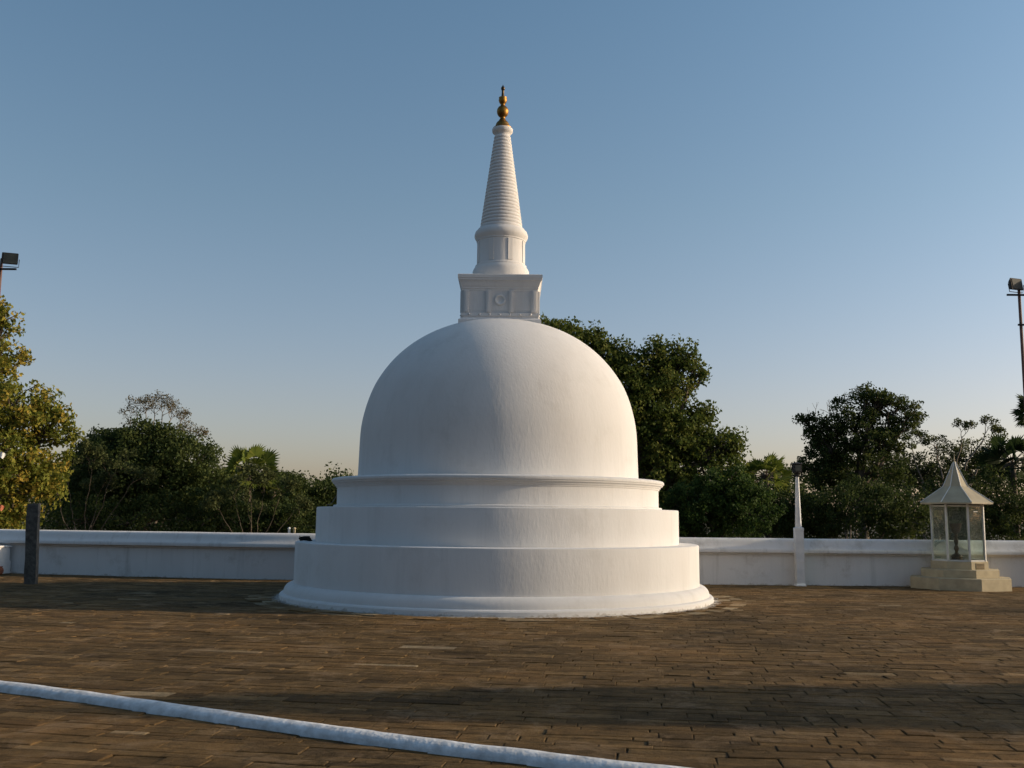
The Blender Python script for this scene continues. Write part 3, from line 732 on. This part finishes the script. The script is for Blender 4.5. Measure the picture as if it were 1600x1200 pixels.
def fan_palm(label, depth, px, py, rpx, trunk=True, nf=26, m=None, seed=5, base_z=-.9, group=None, up=.35, leafr=.52):
    rr = random.Random(seed); c = at(px, py, depth=depth); s = depth/FPX; RR = rpx*s
    root = empty('fan_palm', (c.x, depth, base_z), label, 'palm', group); off = Vector((c.x, depth, base_z))
    mb = MB(); mb.tube([(0, 0, 0), (.05, 0, (c.z-base_z)*.5), (0, 0, c.z-base_z)], [.13, .11, .11], 10); mb.build('trunk', BARK, root, 60)
    c0 = c-off
    for k in range(nf):
        th = k*2.39996+rr.random()*.4; el = math.asin(max(-.7, min(.97, -.55+1.5*(k+.5)/nf)))
        d = Vector((math.cos(th)*math.cos(el), math.sin(th)*math.cos(el), math.sin(el)))
        pl_ = RR*rr.uniform(.52, .70); hub = c0+d*pl_; hub.z -= .04*RR
        b = MB(); b.tube([c0, c0.lerp(hub, .5)+Vector((0, 0, .04*RR)), hub], [.022, .018, .012], 4, caps=False)
        # segments
        sd = d.cross(Vector((0, 0, 1)));
        sd = sd.normalized() if sd.length > .1 else Vector((1, 0, 0))
        nrm = sd.cross(d).normalized(); roll = rr.gauss(0, .8)
        sd, nrm = sd*math.cos(roll)+nrm*math.sin(roll), nrm*math.cos(roll)-sd*math.sin(roll)
        LR = RR*leafr*rr.uniform(.85, 1.15); ns = 17; q = []
        for j in range(ns):
            a = (j/(ns-1)-.5)*R(210); u = d*math.cos(a)+sd*math.sin(a); v = -d*math.sin(a)+sd*math.cos(a)
            L = LR*(1-.25*abs(a)/R(125))*rr.uniform(.9, 1.05); w_ = L*.078
            tip = hub+u*L-Vector((0, 0, 1))*L*.14*rr.random()+nrm*rr.gauss(0, .03)*L
            mid = hub+u*L*.6+nrm*.03*L
            q.append([hub, mid-v*w_, tip, mid+v*w_])
        i0 = len(b.V); b.build('petiole', BARK, root)
        tone = np.clip(np.random.default_rng(seed*77+k).normal(.55, .2, len(q)), 0, 1)
        quads('frond', np.array([[tuple(v) for v in a_] for a_ in q]), m, root, tone)
    return root

L_BODHI = leaf_mat('yellowing_bodhi_leaves', (.060, .085, .014), (.17, .18, .030), (.40, .27, .05), .4)
L_DARK = leaf_mat('dark_green_leaves', (.020, .034, .010), (.046, .066, .018), (.095, .11, .03), .35)
L_BIG = leaf_mat('glossy_green_leaves', (.032, .054, .012), (.08, .108, .022), (.17, .175, .042), .4)
L_BRIGHT = leaf_mat('bright_green_needles', (.018, .034, .010), (.040, .072, .016), (.075, .115, .026), .35)
L_DRY = leaf_mat('dry_brown_leaves', (.05, .045, .018), (.10, .085, .04), (.18, .14, .07), .3)
L_FEATH = leaf_mat('feathery_olive_leaves', (.03, .04, .015), (.065, .08, .028), (.12, .13, .05), .4)
L_PALM = leaf_mat('palm_fronds', (.040, .062, .012), (.10, .135, .022), (.24, .25, .05), .35)
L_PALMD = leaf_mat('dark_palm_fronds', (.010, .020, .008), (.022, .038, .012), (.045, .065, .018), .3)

def bodhi():
    tree('bodhi_tree', 'big yellow-green leafed tree rising beside the floodlight mast at the left edge', 'tree', 32,
         [(-60, 500, 62, 50), (0, 500, 28, 20), (-20, 560, 55, 30, .5), (-70, 600, 90, 60), (30, 640, 60, 42, -.5), (72, 680, 40, 44), (0, 700, 60, 55, -1), (50, 740, 48, 38), (68, 765, 22, 22), (-40, 760, 60, 50), (20, 800, 40, 25, -.5), (-20, 830, 50, 30)],
         -70, L_BODHI, tufts=62, per=38, leaf=.15, tr=.3, tuft=.36, seed=11, droop=.6)
bodhi()
tree('rounded_tree', 'broad dark green round-topped tree behind the wall, left of the fan palm', 'tree', 46,
     [(235, 735, 100, 68), (190, 720, 50, 45, -1), (285, 745, 62, 50, -1), (165, 700, 30, 22), (235, 690, 48, 22), (330, 790, 45, 42), (150, 780, 50, 50)], 215, L_DARK, tufts=130, per=60, leaf=.15, tuft=.5, seed=12)
bare('bare_tree', 'leafless grey tree showing its branches above the round dark tree', 52, 232, [(205, 680, .55), (215, 668, .6), (228, 662, .6), (240, 660, .6), (252, 662, .6), (264, 672, .6), (276, 685, .6), (290, 700, .55), (303, 705, .45)], PALEBARK, .07, 5, 4, L_DRY, .10, nleaf=5, spread=.55)
tree('slender_tree', 'small dark leafy tree between the yellowing tree and the round dark tree', 'tree', 49,
     [(165, 690, 26, 16), (140, 715, 28, 22), (118, 760, 40, 50), (180, 678, 16, 8)], 140, L_DARK, tufts=80, per=44, leaf=.15, tuft=.4, seed=13)
bare('twiggy_shrub', 'thin brown twiggy shrub with pale stems before the round dark tree', 40, 128, [(140, 765, .7), (110, 775, .7), (165, 770, .7), (150, 790, .5), (190, 780, .6), (95, 790, .5)], BARK, .03, 8, 4, L_FEATH, .12, nleaf=12, cat_='shrub')
fan_palm('sunlit fan palm standing above the bushes left of the stupa', 50, 390, 738, 46, m=L_PALM, seed=5, nf=34)
fan_palm('dark fan palm half hidden behind the sunlit fan palm', 53, 362, 752, 30, m=L_PALMD, seed=6, nf=20)
fan_palm('low fan palm just right of the sunlit fan palm', 51, 428, 765, 30, m=L_PALMD, seed=7, nf=20)
bare('dry_bush', 'dry brown bush of many thin stems under the sunlit fan palm', 38, 395, [(370, 798, .5), (392, 784, .55), (410, 790, .5), (430, 796, .5), (350, 812, .4), (450, 812, .4), (388, 805, .4)], BARK, .025, 9, 4, L_FEATH, .12, nleaf=9, cat_='shrub')
tree('scrub_tree', 'dark scrubby tree directly right of the sunlit fan palm', 'tree', 58, [(440, 765, 30, 24), (430, 790, 45, 30), (455, 755, 18, 12)], 440, L_DARK, tufts=110, per=50, leaf=.15, tuft=.5, seed=14)
tree('scrub_tree', 'dark scrubby tree touching the left side of the stupa', 'tree', 60, [(510, 775, 36, 20), (480, 785, 26, 20), (500, 800, 50, 30), (470, 790, 40, 40)], 500, L_DARK, tufts=110, per=50, leaf=.15, tuft=.5, seed=15)
tree('tall_tree', 'tall broad green tree rising behind the right side of the dome', 'tree', 42,
     [(862, 512, 32, 18), (905, 535, 46, 26), (940, 560, 36, 28), (930, 640, 80, 90), (1028, 555, 27, 28), (1066, 558, 24, 24), (1085, 585, 16, 16), (1040, 600, 44, 44), (1000, 640, 60, 60), (1030, 690, 60, 50), (1095, 645, 22, 16), (1075, 680, 44, 38), (1120, 700, 36, 26), (1142, 698, 16, 24), (1110, 745, 52, 34), (1035, 760, 60, 60), (980, 580, 38, 34)],
     1010, L_BIG, tufts=95, per=38, leaf=.17, tr=.4, tuft=.42, seed=21)
tree('cypress_bush', 'bright green feathery bush low beside the stupa cornice', 'bush', 34, [(1130, 770, 48, 38), (1090, 800, 52, 44), (1160, 800, 52, 46), (1060, 812, 40, 30)], 1110, L_BRIGHT, tufts=110, per=60, leaf=.11, tuft=.24, seed=22, tr=.08)
fan_palm('fan palm with spiky fronds behind the white lamp post', 44, 1197, 745, 42, m=L_PALM, seed=8, nf=30)
tree('spreading_tree', 'dark spreading tree with gaps in its crown between lamp post and lamp case', 'tree', 50,
     [(1330, 645, 36, 30), (1370, 622, 28, 20), (1400, 640, 30, 24), (1425, 640, 18, 10), (1290, 665, 30, 22), (1270, 672, 16, 12), (1340, 690, 52, 34), (1405, 668, 28, 12), (1300, 705, 34, 26), (1350, 740, 70, 40), (1280, 730, 36, 30), (1272, 690, 20, 8), (1350, 615, 20, 12), (1432, 650, 14, 8), (1258, 655, 14, 8), (1385, 690, 40, 20)],
     1340, L_DARK, tufts=32, per=52, leaf=.15, tr=.28, tuft=.38, seed=23, inner=.10)
bare('bare_limb_tree', 'leafless grey limbs poking out at the upper left of the spreading tree', 51.5, 1330, [(1322, 650, .7), (1300, 660, .6), (1278, 668, .6), (1345, 640, .5)], PALEBARK, .06, 14, 2, None)
bare('acacia_tree', 'thin feathery olive acacia with long bare limbs above the lamp case', 54, 1470, [(1430, 722, .75), (1465, 720, .7), (1500, 705, .7), (1535, 690, .6), (1400, 730, .8), (1545, 700, .6)], PALEBARK, .09, 15, 3, L_FEATH, .13, nleaf=20)
tree('feathery_tree', 'olive green feathery tree low behind the lamp case roof', 'tree', 56, [(1440, 735, 50, 30), (1500, 712, 40, 24), (1400, 730, 40, 26), (1540, 705, 34, 20), (1520, 740, 50, 30)], 1470, L_FEATH, tufts=70, per=34, leaf=.14, tuft=.42, seed=24)
fan_palm('dark fan palm standing behind the lamp case at the right', 42, 1582, 725, 52, m=L_PALMD, seed=9, nf=30)
fan_palm('taller fan palm cut by the right edge above the dark one', 46, 1622, 645, 38, m=L_PALMD, seed=10, nf=26)
tree('low_bush', 'dark low bush right behind the white lamp post', 'bush', 40, [(1230, 800, 60, 40), (1270, 810, 50, 40), (1200, 800, 40, 40)], 1240, L_DARK, tufts=90, per=50, leaf=.12, tuft=.35, seed=31, tr=.08)
tree('low_bush', 'dark low bush midway between lamp post and lamp case', 'bush', 39, [(1340, 795, 70, 42), (1400, 800, 50, 42)], 1360, L_DARK, tufts=110, per=50, leaf=.12, tuft=.35, seed=32, tr=.08)
tree('low_bush', 'dark low bush seen through the glass lamp case', 'bush', 41, [(1470, 795, 60, 46), (1530, 790, 60, 50), (1600, 800, 60, 46)], 1500, L_DARK, tufts=100, per=50, leaf=.12, tuft=.35, seed=33, tr=.08)
tree('low_bush', 'dark low bush under the round dark tree, right of the pillar', 'bush', 42, [(130, 810, 60, 36), (210, 812, 60, 34)], 170, L_DARK, tufts=90, per=24, leaf=.15, tuft=.35, seed=34, tr=.08)
tree('low_bush', 'dark low bush left of the dry brown bush', 'bush', 43, [(290, 808, 60, 38), (340, 800, 40, 44)], 300, L_DARK, tufts=90, per=24, leaf=.15, tuft=.35, seed=35, tr=.08)
tree('low_bush', 'dark low bush hiding the trunks of the fan palms left of the stupa', 'bush', 45, [(385, 812, 44, 24), (430, 812, 40, 24), (470, 814, 40, 22)], 410, L_DARK, tufts=90, per=44, leaf=.13, tuft=.35, seed=36, tr=.08)
# dense far thicket nobody could count
def thicket():
    n = 4200; r = np.random.default_rng(99); px = r.uniform(-500, 2100, n); dep = r.uniform(62, 78, n)
    P = []
    for x, d in zip(px, dep):
        h = 2.6+2.6*(.5+.5*noise.noise(Vector((x*.006, 3, 0))))+.9*noise.noise(Vector((x*.03, 8, 0)))
        h += 1.3*max(0, min(1, (x-1100)/150)); P.append((x-800)/FPX*d); P.append(d); P.append(-.9+r.random()**.8*(h+.9))
    C = np.array(P).reshape(-1, 3); q, tone = leaves(C, r.uniform(.5, .95, n), 48, .22, .3, .8, 98)
    o = quads('thicket', q, L_DARK, None, tone); tag(o, 'dense far-off thicket closing the gaps below the trees', kind='stuff')
thicket()
# sunlit marker posts glimpsed over the wall, left of the stupa
for px, lab, mt in ((452, 'tiny white sunlit post glimpsed above the wall left of the stupa', WHCL), (460, 'tiny cream sunlit post beside the tiny white one above the wall', CREAM)):
    c = at(px, 826, depth=33); b = MB(); b.box((0, 0, (c.z+.9)/2), (.07, .07, c.z+.9), bev=.01); b.lathe([(.055, c.z+.9-.01), (.055, c.z+.92), (.01, c.z+.95)], 8)
    o = b.build('marker_post', mt); o.location = (c.x, 33, -.9); tag(o, lab, 'post')
# cloth flags at the far left edge
for px, py, lab, mt, s in ((3, 711, 'small white square flag hanging against the yellow-green tree at the left edge', WHCL, .16), (1, 793, 'small orange-red flag hanging below the white flag at the left edge', REDCL, .16)):
    c = at(px, py, depth=29.5); b = MB(); V = []; F = []
    for i in range(6):
        for j in range(6):
            V.append(((i/5-.5)*s, .02*math.sin(i*1.3+j*.5), (j/5-.5)*s))
    for i in range(5):
        for j in range(5): F.append((i*6+j, (i+1)*6+j, (i+1)*6+j+1, i*6+j+1))
    o = pyd('flag', V, F, mt); sm = o.modifiers.new('s', 'SOLIDIFY'); sm.thickness = .004
    o.location = c; o.rotation_euler = (0, .5, .3); tag(o, lab, 'flag')
# added columnar tree, unseen at right, shaped to throw the long foreground shadow
def shade_tree():
    tx, ty = 27.0, 9.6; top = (tx+2.6)*math.tan(SUN_EL)
    root = empty('added_shadow_tree', (tx, ty, 0), 'added unseen narrow tree right of the terrace, shaped to throw the foreground shadow', 'tree')
    b = MB(); b.tube([(0, 0, -.05), (.03, 0, top*.5), (0, 0, top*.95)], [.16, .10, .02], 8); b.build('trunk', BARK, root, 60)
    r = np.random.default_rng(4); n = 2400; zz = r.random(n)
    rad = 1.2*np.clip((1-zz)*4.2, 0, 1)**.7*(.9+.1*np.sin(zz*30)); a = r.random(n)*6.283; q_ = np.sqrt(r.random(n))
    C = np.stack([np.cos(a)*rad*q_, np.sin(a)*rad*q_, .3+zz*(top-.3)], 1)
    q, tone = leaves(C, np.full(n, .25), 34, .2, .8, 1.1, 3); quads('crown', q, L_DARK, root, tone)
shade_tree()
# added unseen trees behind the camera: put in to cut off low sky fill
def sky_block_trees():
    r = np.random.default_rng(12); n = 2600; x = r.uniform(-60, 45, n); y = r.uniform(-30, -16, n)
    h = 15+3*np.sin(x*.21)+2*np.sin(x*.6+1)
    C = np.stack([x, y, -.9+r.random(n)**.9*h], 1); q, tone = leaves(C, r.uniform(.8, 1.5, n), 26, .5, .3, .8, 97)
    o = quads('sky_block_trees', q, L_DARK, None, tone); tag(o, 'added unseen trees behind the camera, blocking the low sky', kind='stuff')
sky_block_trees()
def east_sky_block():  # unseen trees added on the sun side to crop the low sky glow
    r = np.random.default_rng(15); n = 2400; y = r.uniform(-30, 70, n); x = r.uniform(46, 60, n)
    h = 7.2+1.2*np.sin(y*.3)+.8*np.sin(y*.9+1)
    C = np.stack([x, y, -.9+r.random(n)**.9*h], 1); q, tone = leaves(C, r.uniform(.8, 1.4, n), 24, .45, .3, .8, 96)
    o = quads('sky_block_trees', q, L_DARK, None, tone); tag(o, 'added unseen trees far to the right of the terrace, blocking low sky glow', kind='stuff')
east_sky_block()
for nm, gr in (('low_bush', 'dark low bushes growing beyond the wall'), ('fan_palm', 'fan palms growing beyond the wall'), ('scrub_tree', 'scrubby trees left of the stupa'), ('floodlight_mast', 'floodlight masts at the two edges'), ('marker_post', 'tiny posts glimpsed over the wall'), ('flag', 'little flags at the left edge')):
    for o in S.objects:
        if o.parent is None and o.name.split('.')[0] == nm: o['group'] = gr
S.render.resolution_x = 1024; S.render.resolution_y = 768
S.cycles.max_bounces = 6; S.cycles.transparent_max_bounces = 12
